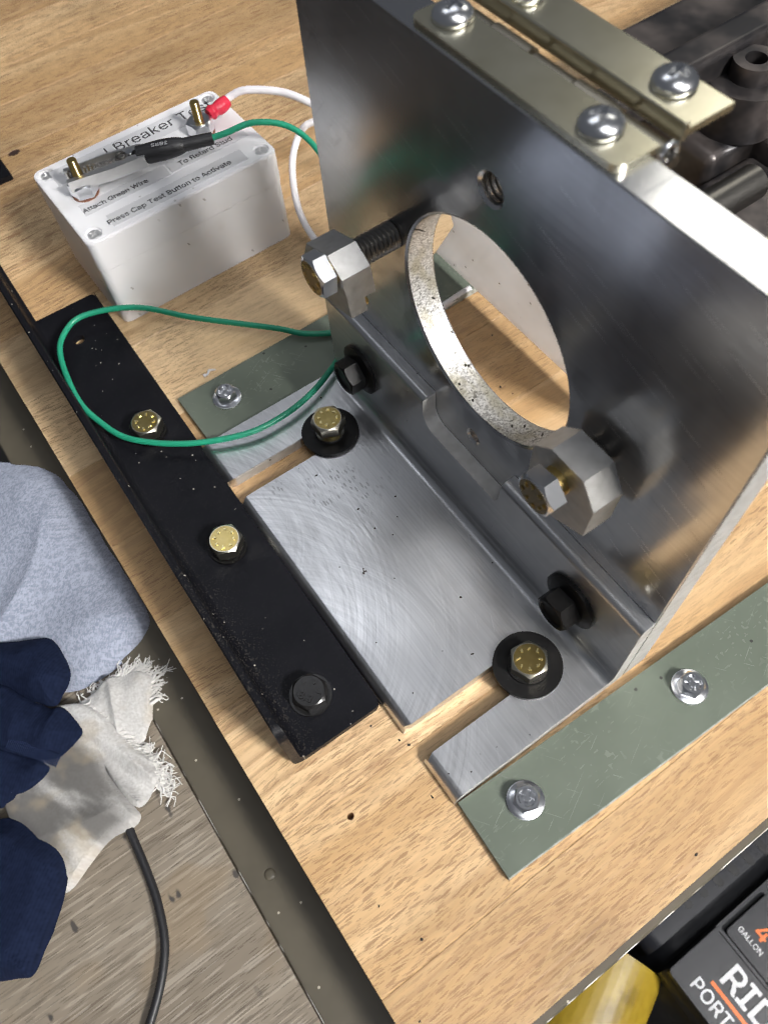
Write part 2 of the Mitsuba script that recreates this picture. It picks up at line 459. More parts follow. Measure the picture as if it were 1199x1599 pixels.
def mat(key, col, rough=0.5, metallic=0.0, spec=0.5, bump=None, scale=0.0, eps=1e-4, **more):
    b = {'type': 'principled', 'base_color': P(col) if callable(col) else {'type': 'rgb', 'value': list(col)},
         'roughness': P(rough) if callable(rough) else rough, 'metallic': metallic, 'specular': spec, **more}
    if bump:
        b = {'type': 'bumpmap', 'arbitrary': P(bump, eps), 'scale': scale, 'nested': b}
    scene[key] = {'type': 'twosided', 'bsdf': b}
    return key


WOOD = mat('mat_wood', wood_fn, 0.46, spec=0.45, bump=wood_bump, scale=0.00005, eps=2e-4)
ALU = mat('mat_aluminium', alu_col, alu_rough, 1.0, bump=swirl_bump, scale=0.00005, eps=1.5e-4)
def lobe(au, av):
    return {'type': 'roughconductor', 'material': 'none', 'distribution': 'ggx', 'specular_reflectance': P(plate_col), 'alpha_u': au, 'alpha_v': av}


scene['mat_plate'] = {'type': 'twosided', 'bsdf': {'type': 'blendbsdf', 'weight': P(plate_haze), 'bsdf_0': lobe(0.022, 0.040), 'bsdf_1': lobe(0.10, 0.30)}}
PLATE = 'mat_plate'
CUT = mat('mat_cut', cut_col, 0.50, 0.75, bump=grain_bump, scale=0.00022, eps=2e-4)
BLOCK = mat('mat_block', steel_col, 0.47, 1.0, bump=grain_bump, scale=0.00004, eps=2e-4)
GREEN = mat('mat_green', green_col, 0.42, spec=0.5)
BLACK = mat('mat_black_paint', black_col, 0.40, spec=0.14, bump=black_bump, scale=0.00006, eps=2e-4)
OXIDE = mat('mat_black_oxide', (0.0065, 0.0062, 0.0062), 0.42, spec=0.25)
GOLD = mat('mat_gold', gold_col, 0.24, 1.0)
BRASSLIGHT = mat('mat_bright_brass', (0.92, 0.80, 0.42), 0.30, 1.0)
NICKEL = mat('mat_nickel', (0.72, 0.71, 0.69), 0.30, 0.95)
ZINCDARK = mat('mat_dull_zinc', (0.34, 0.31, 0.25), 0.34, 1.0)
SCREW = mat('mat_lid_screw', (0.80, 0.80, 0.80), 0.40, 0.85)
BRONZE = mat('mat_bronze', (0.30, 0.225, 0.11), 0.3, 1.0)
SAWN = mat('mat_sawn', steel_col, 0.58, 0.7, bump=grain_bump, scale=0.0001, eps=2e-4)
SHADEDTOOTH = mat('mat_shaded_tooth', (0.46, 0.45, 0.43), 0.34, 0.95)  # jaw metal darkened in colour for the shade between the jaws
NOTCH = mat('mat_notch', steel_col, 0.6, 0.45, bump=grain_bump, scale=0.0001, eps=2e-4)
BLACKBOLT = mat('mat_black_bolt', (0.010, 0.0095, 0.0095), 0.26, spec=0.5)
HEADSIDE = mat('mat_pale_zinc', (0.70, 0.66, 0.54), 0.25, 1.0)
BRASS = mat('mat_brass', (0.78, 0.56, 0.20), 0.22, 1.0)
BRIGHT = mat('mat_bright_zinc', (0.80, 0.81, 0.83), 0.22, 1.0)
ZINC = mat('mat_yellow_zinc', zinc_col, 0.27, 1.0)
DARKSTEEL = mat('mat_dark_steel', (0.20, 0.19, 0.175), 0.36, 1.0)
WHITE = mat('mat_white_plastic', white_col, 0.30, spec=0.5)
PAPER = mat('mat_label_strip', (0.60, 0.60, 0.615), 0.22, spec=0.5)
INK = mat('mat_ink', (0.045, 0.045, 0.05), 0.5)
GREENWIRE = mat('mat_green_wire', (0.018, 0.27, 0.155), 0.32, spec=0.5)
WHITEWIRE = mat('mat_white_wire', (0.74, 0.72, 0.74), 0.35, spec=0.5)
RED = mat('mat_red', (0.58, 0.025, 0.055), 0.35)
RUBBER = mat('mat_rubber', (0.016, 0.016, 0.018), 0.45)
OLIVE = mat('mat_olive', olive_col, 0.5)
PLY = mat('mat_plywood', ply_col, 0.55)
TOWEL = mat('mat_towel', towel_col, 0.95, spec=0.1, sheen=0.4, bump=cloth_bump, scale=0.0003, eps=2e-4)
NAVY = mat('mat_navy', navy_col, 0.95, spec=0.1, sheen=0.15, bump=cloth_bump, scale=0.00015, eps=2e-4)
RAG = mat('mat_rag', rag_col, 0.95, spec=0.1, bump=cloth_bump, scale=0.00025, eps=2e-4)
THREAD = mat('mat_thread', (0.64, 0.63, 0.605), 0.9, spec=0.1)
NAVYTHREAD = mat('mat_navy_thread', (0.014, 0.022, 0.055), 0.9, spec=0.1)
MACHINE = mat('mat_machine', machine_col, 0.36, 0.5)
VAC = mat('mat_vac', vac_col, 0.42)
VACDARK = mat('mat_vac_dark', (0.006, 0.006, 0.007), 0.5)
YELLOW = mat('mat_yellow', yellow_col, 0.45)
PRINTWHITE = mat('mat_print_white', (0.60, 0.60, 0.62), 0.45)
ORANGE = mat('mat_print_orange', (0.72, 0.17, 0.035), 0.45)
CONCRETE = mat('mat_floor', (0.045, 0.042, 0.040), 0.8)
CRUMB = mat('mat_crumb', (0.025, 0.020, 0.016), 0.8)
COPPER = mat('mat_copper', (0.36, 0.16, 0.10), 0.4, 0.6)
MARKINGS = mat('mat_sleeve_print', (0.45, 0.45, 0.47), 0.5)
scene['mat_frosted'] = {'type': 'principledthin', 'base_color': P(panel_col), 'roughness': 0.35, 'diff_trans': 1.5, 'spec_trans': 0.10, 'eta': 1.45}
FROST = 'mat_frosted'

# ------------------------------------------------------------------ the setting: floor, bench, wooden board
put('floor', trimesh.creation.box(extents=[6000, 6000, 20], transform=trimesh.transformations.translation_matrix([0, 0, -660])), CONCRETE, False, kind='structure')

say('workbench', 'olive painted steel bench frame with a worn plywood panel set in it', 'workbench')
put('workbench__frame_rail', cbox(-700, 69.5, -76, -30, -31, -25.3, 0.6), OLIVE, False)
put('workbench__frame_rail', cbox(22, 69.6, -29.8, 480, -31, -25.3, 0.6), OLIVE, False)
put('workbench__plywood_panel', cbox(-214, 66, -560, -76.4, -40, -27.2, 0.4), PLY, False, label='grey brown weathered plywood panel with dark stains')
cap = trimesh.creation.icosphere(3, 1.0)
cap.apply_scale([2.1, 2.1, 0.7])
put('workbench__rivet', tm(cap, -22.5, -67.0, -25.2), OLIVE, 30)

say('wooden_board', 'pale butcher block board of glued wooden staves, carrying the aluminium bracket', 'board')
YEDGE = 480
holes = cyl(1.3, 12, 20).translate([-17.6, -32.1, -10]) + cyl(2.9, 16, 24).translate([-272.7, -17.9, -14])
bounds = [-700] + SEAMS + [64.2]
for i in range(len(bounds) - 1):
    st = cbox(bounds[i] + 0.03, bounds[i + 1] - 0.03, -54.4 + rng.uniform(-.1, .1), YEDGE, -25, rng.uniform(-0.04, 0.0), 0.22)
    put('wooden_board__plank', st - holes, WOOD, False)

# ------------------------------------------------------------------ aluminium angle bracket (76 x 52 x 6.35)
L, W, H, TL = 180.0, 76.2, 52.4, 6.0


def ang_profile():
    pts = [(-0.9, 0), (W, 0), (W, H)]
    r = 2.6                                              # rounded toes, filleted root
    for a in np.linspace(0, 90, 7):
        pts.append((W - TL + r - r * math.sin(math.radians(a)), H - r + r * math.cos(math.radians(a))))
    rf = 4.5
    for a in np.linspace(0, 90, 8):
        pts.append((W - TL - rf + rf * math.cos(math.radians(a)), TL + rf - rf * math.sin(math.radians(a))))
    rt = 4.5
    for a in np.linspace(0, 90, 8):
        pts.append((-0.9 + rt - rt * math.sin(math.radians(a)), TL - rt + rt * math.cos(math.radians(a))))
    return poly(pts)


body = ang_profile().extrude(L).rotate([90, 0, 90]).translate([-L, 0, 0])
for x0, x1 in ((-29.6, -17.4), (-157.0, -146.4)):
    w = x1 - x0
    slot = m3.Manifold.batch_hull([cyl(w / 2, 20, 32).translate([(x0 + x1) / 2, 48.5, -5]), m3.Manifold.cube([w, 2, 20]).translate([x0, -9, -5])])
    slot = slot + m3.Manifold.batch_hull([m3.Manifold.cube([w + 2.4, 0.1, 20]).translate([x0 - 1.2, -0.1, -5]), m3.Manifold.cube([w, 0.1, 20]).translate([x0, 2.6, -5])])
    body = body - slot
notch = vbox(-113.5, -68.5, 60, 90, 37.5, 80, 0.5, 0.2)
rr = 7.0
npts = [(-113.5, 80), (-113.5, 37.5 + rr)] + [(-113.5 + rr - rr * math.cos(a), 37.5 + rr - rr * math.sin(a)) for a in np.linspace(0, math.pi / 2, 8)] + [(-70.5, 37.5), (-68.5, 40.5), (-66, 80)]
notch = poly(npts).extrude(30).rotate([90, 0, 0]).translate([0, 95, 0])
body = body - notch
ncs = poly(npts)
nface = (ncs - ncs.offset(-0.14, m3.JoinType.Round, 2.0, 32)).extrude(5.9).rotate([90, 0, 0]).translate([0, 76.15, 0]) ^ m3.Manifold.cube([60, 20, 18]).translate([-116, 65, 33])
put('angle_bracket', body, ALU, 32, 'wide aluminium angle bracket with two slots and a notched upright flange', 'bracket')

put('angle_bracket__notch_face', nface, NOTCH, 30, label='freshly cut pale face of the notch')

put('angle_bracket__sawn_end', ang_profile().offset(-0.25, m3.JoinType.Round, 2.0, 24).extrude(0.15).rotate([90, 0, 90]).translate([-0.03, 0, 0]), SAWN, False, label='bright sawn end of the bracket')
put('angle_bracket__slot_wall', cbox(-157.1, -156.85, 3.5, 36.0, 0.5, 5.5, 0.05), SAWN, False, label='bright filed wall of the far slot')

# ------------------------------------------------------------------ upright plate with the big hole
PX0, PY0, PT, PH = -180.0, 76.35, 11.0, 181.4
pl = cbox(PX0, 0, PY0, PY0 + PT, 0.3, PH, 0.35)
bore = axis_y(cyl(38.8, 40, 128)).translate([-90.8, PY0 + 25, 102.1])
ch = axis_y(cyl(38.7, 0.8, 128, 39.5)).translate([-90.8, PY0 + 0.78, 102.1])
pl = pl - bore - ch
for x, z, r in ((-91.2, 155.9, 4.3), (-91.0, 49.0, 2.9)):
    pl = pl - axis_y(cyl(r, 40, 32)).translate([x, PY0 + 25, z]) - axis_y(cyl(r, 0.8, 32, r + 0.8)).translate([x, PY0 + 0.78, z])
g = man(pl)
# the bore keeps its own rough cut surface: a thin sleeve part
gv = np.array(g.vertices)
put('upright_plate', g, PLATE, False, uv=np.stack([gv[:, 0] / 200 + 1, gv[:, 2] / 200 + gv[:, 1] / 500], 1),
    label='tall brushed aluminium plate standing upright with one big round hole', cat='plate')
sleeve = axis_y(cyl(38.85, PT - 1.2, 128) - cyl(38.55, PT, 128).translate([0, 0, -0.3])).translate([-90.8, PY0 + PT - 0.5, 102.1])
put('upright_plate__bore_face', sleeve, CUT, 30, label='rough cut inner face of the round hole, flecked with dark grit')
put('upright_plate__sawn_edge', cbox(-0.03, 0.12, PY0 + 0.5, PY0 + PT - 0.5, 0.8, PH - 0.5, 0.05), SAWN, False, label='pale sawn side edge of the plate')
# threads in the upper hole
ring = [trimesh.creation.torus(4.2, 0.35, major_sections=28, minor_sections=8) for _ in range(5)]
ms = []
for i, t in enumerate(ring):
    t.apply_transform(rotm(90, (1, 0, 0)))
    t.apply_translation([-91.2, PY0 + 1.6 + i * 1.7, 155.9])
    ms.append(t)
put('upright_plate__thread', join(ms), DARKSTEEL, 30)

# ------------------------------------------------------------------ the two clamp dogs on the plate


def head_marks(r, n, seed, h=0.35, style=0):
    q = random.Random(seed)
    ms = []
    for i in range(n):
        a = 2 * math.pi * i / n + 0.15
        for _ in range(2):
            b = trimesh.creation.box(extents=[q.uniform(0.9, 1.6), 0.5, h])
            b.apply_transform(rotm(q.choice((0, 35, 90, 120))))
            b.apply_translation([q.uniform(-.3, .3), q.uniform(-.4, .4), 0])
            b.apply_transform(rotm(-90))
            b.apply_translation([r, 0, 0])
            b.apply_transform(rotm(math.degrees(a)))
            ms.append(b)
    return join(ms)


def turn_y(mesh, x, y, z):
    """A mesh built along +z (towards the viewer) set with its axis along -y at (x, y, z)."""
    return tm(mesh, x, y, z, rotm(90, (1, 0, 0)))


k = name('clamp_dog')
say(k, 'pointed steel clamp dog on a long threaded stud, left of the round hole', 'clamp', 'clamp dogs on the plate')
prof = poly([(-150.6, 106.6), (-147.7, 113.0), (-134.5, 117.5), (-127.1, 113.0), (-123.9, 99.2), (-134.5, 96.0), (-143.5, 97.0)])
blk = bevel(prof, 0, 10.4, 0.25)
blk = blk - m3.Manifold.cube([60, 30, 4.4]).translate([-170, 74.0, -0.1])    # step at the rear of the toe
put(k + '__block', tm(blk, 0, 61.4, 0, rotm(90, (1, 0, 0))), BLOCK, 25)
kb = put(k + '__bolt', turn_y(hexhead(12.7, 5.4, 22), -135.6, 50.4, 111.2), BRIGHT, 25)
put(kb + '__face', turn_y(cyl(5.65, 0.12, 40), -135.6, 45.02, 111.2), BRONZE, 30)
put(kb + '__mark', turn_y(head_marks(3.9, 8, 3, 0.8), -135.6, 44.95, 111.2), GOLD, False)
put(k + '__collar', turn_y(cyl(5.4, 1.2), -135.6, 51.3, 111.2), BRASS, 30)
put(k + '__stud', turn_y(rod(4.7, 15.2, 1.6, 0.62), -135.6, 76.3, 111.2), DARKSTEEL, 40, label='dark threaded stud')
put(k + '__set_screw', turn_y(rod(1.7, 6.5, 0.8, 0.25), -136.0, 64.0, 89.6), BRASS, 40)

k = name('clamp_dog')
say(k, 'blocky steel clamp dog close to the plate, lower right of the round hole', 'clamp', 'clamp dogs on the plate')
prof = poly([(-49.3, 106.5), (-42.9, 112.0), (-30.4, 111.8), (-24.7, 103.4), (-25.5, 88.9), (-37.9, 82.7), (-49.9, 91.4)])
put(k + '__block', tm(bevel(prof, 0, 10.4, 0.25), 0, 72.0, 0, rotm(90, (1, 0, 0))), BLOCK, 25)
kb = put(k + '__bolt', turn_y(hexhead(12.7, 5.4, 12), -38.6, 58.4, 102.0), BRIGHT, 25)
put(kb + '__face', turn_y(cyl(5.65, 0.12, 40), -38.6, 53.02, 102.0), BRONZE, 30)
put(kb + '__mark', turn_y(head_marks(3.9, 8, 5, 0.8), -38.6, 52.95, 102.0), GOLD, False)
put(k + '__collar', turn_y(cyl(4.6, 3.4), -38.6, 61.7, 102.0), BRASS, 30)
put(k + '__stud', turn_y(rod(4.7, 5.0, 1.6, 0.62), -38.6, 76.3, 102.0), DARKSTEEL, 40)

# ------------------------------------------------------------------ hex bolts


def hexbolt(key, label, x, y, z0, rot, mats, washers, group, shank=0.0, af=12.7, hh=5.3, seed=1, flange=None):
    k = name(key)
    say(k, label, 'bolt', group)
    z = z0
    for r, h, m in washers:
        wsh = (cyl(r, h, 56) - cyl(4.3, h + 2, 32).translate([0, 0, -1]))
        put(k + '__washer', tm(wsh, x, y, z), m, 30)
        z += h
    if shank:
        put(k + '__shank', tm(rod(3.9, shank + 1.5, 1.4, 0.35), x, y, z - 1.5), mats, 40)
        z += shank
    kb = put(k + '__head', tm(hexhead(af, hh, rot), x, y, z), HEADSIDE, 25)
    put(kb + '__face', tm(cyl(af * 0.445, 0.12, 40), x, y, z + hh - 0.02), mats, 30)
    put(kb + '__mark', tm(head_marks(af * 0.31, 8, seed, 0.8), x, y, z + hh + 0.12), BRASSLIGHT, False)
    return k


GB = 'gold hex bolts'
hexbolt('hex_bolt', 'gold hex bolt on a wide black washer in the near slot of the bracket', -22.0, 49.3, 6.05, 22, GOLD, ((12.7, 1.6, OXIDE), (7.6, 0.9, OXIDE)), GB, 0, seed=2)
hexbolt('hex_bolt', 'gold hex bolt standing proud of its black washer in the far bracket slot', -151.8, 48.3, 6.05, 4, GOLD, ((12.4, 1.6, OXIDE), (6.2, 0.8, BRIGHT)), GB, 3.4, seed=4)
hexbolt('hex_bolt', 'gold hex bolt on the black angle iron, nearest the white box', -202.8, -14.6, 3.2, 14, GOLD, ((7.6, 1.4, OXIDE), (6.6, 1.2, OXIDE)), GB, 0, seed=6)
hexbolt('hex_bolt', 'gold hex bolt in the middle of the black angle iron', -131.6, -14.9, 3.2, 8, GOLD, ((7.8, 1.4, OXIDE), (6.8, 1.2, OXIDE)), GB, 0, seed=8)

k = name('black_hex_bolt')
say(k, 'black hex bolt at the near end of the black angle iron', 'bolt')
put(k + '__washer', tm(cyl(7.9, 1.2, 48), -60.2, -20.6, 3.2), BLACKBOLT, 30)
put(k + '__head', tm(hexhead(12.0, 4.9, 26), -60.2, -20.6, 4.4), BLACKBOLT, 25)
tx = meshkit.text_mesh('8.8', 2.6, 0.7, True)
tx.apply_translation([-tx.bounds[:, 0].mean(), -tx.bounds[:, 1].mean(), 0])
mk = [tm(tx, 0, -2.4, 0)] + [tm(head_marks(3.6, 5, 9, 1.2), 0, 0.2, 0)]
put(k + '__head__mark', tm(join(mk), -60.2, -20.6, 9.2, rotm(30)), BLACKBOLT, False)

for x, z, lab, rt in ((-26.6, 29.5, 'black flange bolt at the near end of the upright flange', 8), (-156.5, 28.5, 'black flange bolt at the far end of the upright flange, under the left clamp dog', 20)):
    k = name('flange_bolt')
    say(k, lab, 'bolt', 'black flange bolts')
    fl = cyl(11.2, 1.5, 56) + cyl(11.0, 1.2, 56, 8.2).translate([0, 0, 1.5])
    put(k + '__flange', turn_y(fl, x, W - TL, z), OXIDE, 30)
    hd = hexhead(13.2, 7.4, rt) - cyl(4.8, 1.0, 32, 5.3).translate([0, 0, 6.6])
    put(k + '__head', turn_y(hd, x, W - TL - 2.4, z), OXIDE, 25)

# ------------------------------------------------------------------ green guide strips and their screws
AS = -0.035


def strip(key, x0, x1, y0, y1, ang, ox, oy, lab):
    m = bevel(poly([(x0, y0), (x1, y0), (x1, y1), (x0, y1)]), 0.02, 3.1, 0.25)
    c, s = math.cos(ang), math.sin(ang)
    g = man(m).copy()
    g.apply_transform(trimesh.transformations.translation_matrix([ox, oy, 0]) @ rotm(math.degrees(ang)))
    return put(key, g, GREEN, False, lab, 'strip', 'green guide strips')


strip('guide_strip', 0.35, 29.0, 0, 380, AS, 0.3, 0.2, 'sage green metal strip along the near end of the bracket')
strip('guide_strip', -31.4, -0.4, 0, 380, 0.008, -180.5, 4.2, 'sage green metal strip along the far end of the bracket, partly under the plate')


def tek(x, y, rot, lab):
    k = name('strip_screw')
    say(k, lab, 'screw', 'zinc screws in the green strips')
    fl = cyl(6.5, 0.8, 48) + cyl(6.3, 0.7, 48, 4.6).translate([0, 0, 0.8])
    put(k + '__flange', tm(fl, x, y, 3.12), BRIGHT, 30)
    h = hexhead(8.2, 4.6, rot)
    for a in (0, 90):
        h = h - m3.Manifold.cube([5.8, 1.5, 3], True).rotate([0, 0, rot + 20 + a]).translate([0, 0, 4.5])
    h = h - cyl(2.6, 1.0, 24, 3.3).translate([0, 0, 4.0])
    h = h + (m3.Manifold.cube([2.2, 2.2, 0.5], True).translate([0, 0, 3.5]))
    put(k + '__head', tm(h, x, y, 3.9), BRIGHT, 25)


tek(13.4, 19.2, 10, 'zinc screw nearest the corner of the near green strip')
tek(17.4, 91.6, 34, 'zinc screw beside the plate on the near green strip')
tek(-198.2, 22.4, 50, 'zinc screw in the far green strip, beside the green wire')

# ------------------------------------------------------------------ black angle iron
AB = math.degrees(-0.0105)


def bar_mesh():
    t, w, h, ri, ro = 3.2, 37.6, 38.0, 4.0, 5.5
    pts = [(-38.6 + w, 0)]                                             # y, z
    pts = [(-1.2, 0), (-1.2, t)]
    pts += [(-38.6 + t + ri - ri * math.sin(a), t + ri - ri * math.cos(a)) for a in np.linspace(0, math.pi / 2, 7)]
    pts += [(-38.6 + t, h - 0.9), (-38.6 + t - 0.6, h), (-38.6 + 0.6, h), (-38.6, h - 0.9)]
    pts += [(-38.6 + ro - ro * math.cos(a), ro - ro * math.sin(a)) for a in np.linspace(0, math.pi / 2, 7)]
    m = poly(pts).extrude(560).rotate([90, 0, 90]).translate([-602.4, -0.6, 0])
    # leaf cut away between the two tabs, rounded corners
    cut = m3.CrossSection([[(-409, -33), (-296.5, -33), (-296.5, 10), (-409, 10)]]).extrude(60).translate([0, 0, -10])
    m = m - cut
    for x in (-42.4, -296.5):
        sgn = 1 if x == -42.4 else -1
        cx = x - sgn * 2.6
        sq = m3.Manifold.cube([2.7, 2.7, 20]).translate([cx if sgn > 0 else cx - 2.7, -2.2 - 2.6, -5])
        m = m - (sq.translate([0, 0, 0]) - cyl(2.6, 30, 32).translate([cx, -2.2 - 2.6, -10]))
    # rounded top corner of the flange at the near end
    q = m3.Manifold.cube([6.1, 20, 6.1]).translate([-42.4 - 6, -50, 38 - 6]) - axis_y(cyl(6, 40, 40)).translate([-42.4 - 6, -20, 38 - 6])
    m = m - q
    m = m - cyl(2.8, 20, 24).translate([-272.6, -20.7, -5])
    return m


bm = man(bar_mesh())
bm.apply_transform(rotm(AB))
put('angle_iron', bm, BLACK, 30, 'black painted angle iron with dusty ledge along the left of the bracket', 'angle iron')

# ------------------------------------------------------------------ hinge on top of the plate
ZT = PH + 0.02
say('hinge', 'yellow zinc butt hinge lying on the top edge of the upright plate', 'hinge')


def leaf(y0, y1, x0=-125.5, x1=-54.8):
    cs = poly([(x0, y0), (x1, y0), (x1, y1), (x0, y1)])
    return cs


l1 = m3.CrossSection([[(-122.5, 80.0), (-57.8, 80.0), (-57.8, 90), (-122.5, 90)]]).offset(2.9, m3.JoinType.Round, 2.0, 32) ^ poly([(-130, 70), (-50, 70), (-50, 88.9), (-130, 88.9)])
put('hinge__leaf', bevel(l1, ZT, ZT + 1.9, 0.3), ZINC, 25)
l2 = poly([(-126, 96.0), (-55.2, 96.0), (-55.2, 110.2), (-126, 110.2)])
m2 = bevel(l2, ZT, ZT + 1.9, 0.3) + cbox(-126, -55.0, 95.2, 97.0, ZT - 1, ZT + 3.6, 0.35)
put('hinge__leaf', m2, ZINC, 25)
xs = np.linspace(-126, -54.9, 6)
for i in range(5):
    kn = cyl(2.5, xs[i + 1] - xs[i] - 1.0, 28).rotate([0, 90, 0]).translate([xs[i] + 0.5, 91.9, ZT - (1.9 if i % 2 else 2.5)])
    put('hinge__knuckle', kn, ZINCDARK, 30)
tor = trimesh.creation.torus(2.2, 0.7, major_sections=28, minor_sections=10)
tor.apply_transform(rotm(90, (0, 1, 0)))
put('hinge__pin_collar', tm(tor, -54.6, 91.6, ZT - 1.2), BRIGHT, 40)
put('hinge__pin', cyl(1.5, 75, 20).rotate([0, 90, 0]).translate([-128, 92.2, ZT - 2.6]), DARKSTEEL, 30)


def panhead(x, y, rot, lab):
    k = name('hinge_screw')
    say(k, lab, 'screw', 'round head screws in the hinge')
    prof = [(0, 0), (4.9, 0), (5.1, 0.6)] + [(5.1 * math.cos(a), 0.6 + 2.9 * math.sin(a)) for a in np.linspace(0.1, math.pi / 2, 12)]
    prof[-1] = (0, prof[-1][1])
    v = trimesh.creation.revolve(np.array(prof), sections=40)
    mm = m3.Manifold(m3.Mesh(np.array(v.vertices, np.float32), np.array(v.faces, np.uint32)))
    if mm.is_empty():
        mm = cyl(5.1, 2.6, 40, 3.4)
    for a in (0, 90):
        mm = mm - m3.Manifold.cube([5.4, 1.5, 2.8], True).rotate([0, 0, rot + a]).translate([0, 0, 3.3])
    put(k, tm(mm, x, y, ZT + 1.95), BRIGHT, 40)
    labels[k] = {'label': lab, 'category': 'screw', 'group': 'round head screws in the hinge'}


panhead(-117.6, 84.3, 20, 'round head screw at the far end of the front hinge leaf')
panhead(-66.6, 83.4, 40, 'round head screw near the rounded corner of the front hinge leaf')
panhead(-67.4, 104.8, 10, 'round head screw at the near end of the rear hinge leaf')
panhead(-114.0, 103.0, 60, 'round head screw at the far end of the rear hinge leaf, cut by the frame')

# ------------------------------------------------------------------ frosted sheet behind the plate, hanging from the rear hinge leaf
sheet2d = poly([(-206, 16.0 + 34), (-190, 0), (-30, 0), (-30, 164), (-206, 164)])
sheet2d = poly([(-182, 40), (-207.5, 0), (-78, 0), (-78, 148), (-182, 148)])
sh = sheet2d.extrude(2.2)                      # x, height ; thickness along z
g = man(sh)
a = math.atan2(40.5, 163.5)
g.apply_transform(rotm(90, (1, 0, 0)))
g.apply_transform(rotm(math.degrees(a), (1, 0, 0)))
g.apply_translation([0, 149.0, 10.5])
put('frosted_sheet', g, FROST, False, 'frosted plastic sheet seen through the round hole of the plate', 'plastic sheet')

# ------------------------------------------------------------------ white tester box
BY = math.degrees(0.018)
BX = np.array([-270.6, 5.5])


def inbox(mesh):
    """Box frame: x' = 0 at the front face (negative backwards), y' along the front, from the front left bottom corner."""
    g = man(mesh).copy()
    g.apply_transform(rotm(BY))
    g.apply_translation([BX[0], BX[1], 0])
    return g


def bxy(x, y):
    c, s = math.cos(math.radians(BY)), math.sin(math.radians(BY))
    dx, dy = x - BX[0], y - BX[1]
    return c * dx + s * dy, -s * dx + c * dy


BA, BB, BH = 97.7, 61.5, 49.6
say('tester_box', 'white plastic project box with printed label strips and two studs on its lid', 'box')
put('tester_box__body', inbox(vbox(-BB, 0, 0, BA, 0.1, 33.0, 4.0, 0.3)), WHITE, 30)
lidm = vbox(-BB - 0.35, 0.35, -0.35, BA + 0.35, 33.4, BH, 4.2, 1.1)
sc_pos = [(-327.1, 8.9), (-272.8, 9.4), (-276.8, 96.8), (-331.9, 97.3)]
sc_pos = [(-5.6, 5.4), (-5.6, 92.3), (-55.9, 5.4), (-55.9, 92.3)]
for x, y in sc_pos:
    lidm = lidm - cyl(3.9, 10, 32).translate([x, y, BH - 1.6])
put('tester_box__lid', inbox(lidm), WHITE, 30)
for i, (x, y) in enumerate(sc_pos):
    s = cyl(3.2, 1.2, 32, 2.7).translate([x, y, BH - 1.58])
    for a in (0, 90):
        s = s - m3.Manifold.cube([4.6, 1.0, 2.4], True).rotate([0, 0, 40 + 25 * i + a]).translate([x, y, BH - 0.2])
    put('tester_box__lid_screw', inbox(s), SCREW, 30)


def text_on(parent, text, xb, yb, length, z, bold=False, size=None):
    t = meshkit.text_mesh(text, 4.0, 0.06, length < 50 or 'Press' in text)
    b = t.bounds
    sc = length / (b[1, 0] - b[0, 0])
    t.apply_translation([-b[0, 0], 0, 0])
    t.apply_scale([sc, sc if size is None else size / 4.0, 1])
    t.apply_transform(rotm(90))
    t.apply_translation([xb, yb, z])
    put(parent + '__lettering', inbox(t), INK, False, label=f'lettering that reads {text}')


def label_strip(x0, x1, y0, y1, z, text, xb, yb, length, bold=False, size=None):
    k, n = 'tester_box__label_strip', 0
    while k in scene:
        n += 1
        k = f'tester_box__label_strip_{n:03d}'
    put(k, inbox(cbox(x0, x1, y0, y1, BH + 0.0, BH + z, 0.04)), PAPER, False)
    text_on(k, text, xb, yb, length, BH + z + 0.005, bold, size)


def bl(px, py):
    return bxy(px, py)


x, y = bl(-319.9, 39.0)
label_strip(x - 8, x + 4.5, 6.5, 88, 0.10, 'l Breaker Test', x, y, 57.0, False)
x, y = bl(-290.5, 12.6)
label_strip(x - 6.2, x + 2.2, 7.5, 51, 0.18, 'Attach Green Wire', x, y, 33.0)
x, y = bl(-291.7, 62.2)
label_strip(x - 5.6, x + 2.0, 52, 93, 0.26, 'To Retard Stud', x, y, 28.6)
x, y = bl(-276.4, 18.6)
label_strip(x - 6.4, x + 2.2, 14.5, 84.5, 0.34, 'Press Cap Test Button to Activate', x, y, 63.5)


def boxstud(x, y, top):
    k = name_part('tester_box__stud')
    put(k, tm(rod(2.2, top - BH - 0.5, 0.8, 0.28), x, y, BH + 0.2), BRASS, 40, label='brass threaded stud')
    put(k + '__washer', tm(cyl(6.2, 0.6, 40), x, y, BH + 0.36), COPPER, 30, label='copper coloured washer')
    put(k + '__nut', tm(hexhead(11.3, 5.8, 15), x, y, BH + 1.2), BRIGHT, 25)


def name_part(key):
    k, n = key, 0
    while k in scene:
        n += 1
        k = f'{key}_{n:03d}'
    return k


boxstud(-302.5, 19.2, 67.2)
boxstud(-306.0, 82.0, 65.4)

# ------------------------------------------------------------------ alligator clip
A0, A1, A2 = np.array([-304.5, 14.0, 57.5]), np.array([-296.5, 48.5, 59.5]), np.array([-283.8, 78.5, 61.0])
say('alligator_clip', 'nickel alligator clip with a black sleeve gripping the left stud of the white box', 'clip')
d = A1 - A0
ln = np.linalg.norm(d)
yaw = math.degrees(math.atan2(d[1], d[0]))


def along(mesh):
    g = man(mesh).copy()
    g.apply_transform(rotm(-2.5, (0, 1, 0)))
    g.apply_transform(rotm(yaw))
    g.apply_translation(A0)
    return g


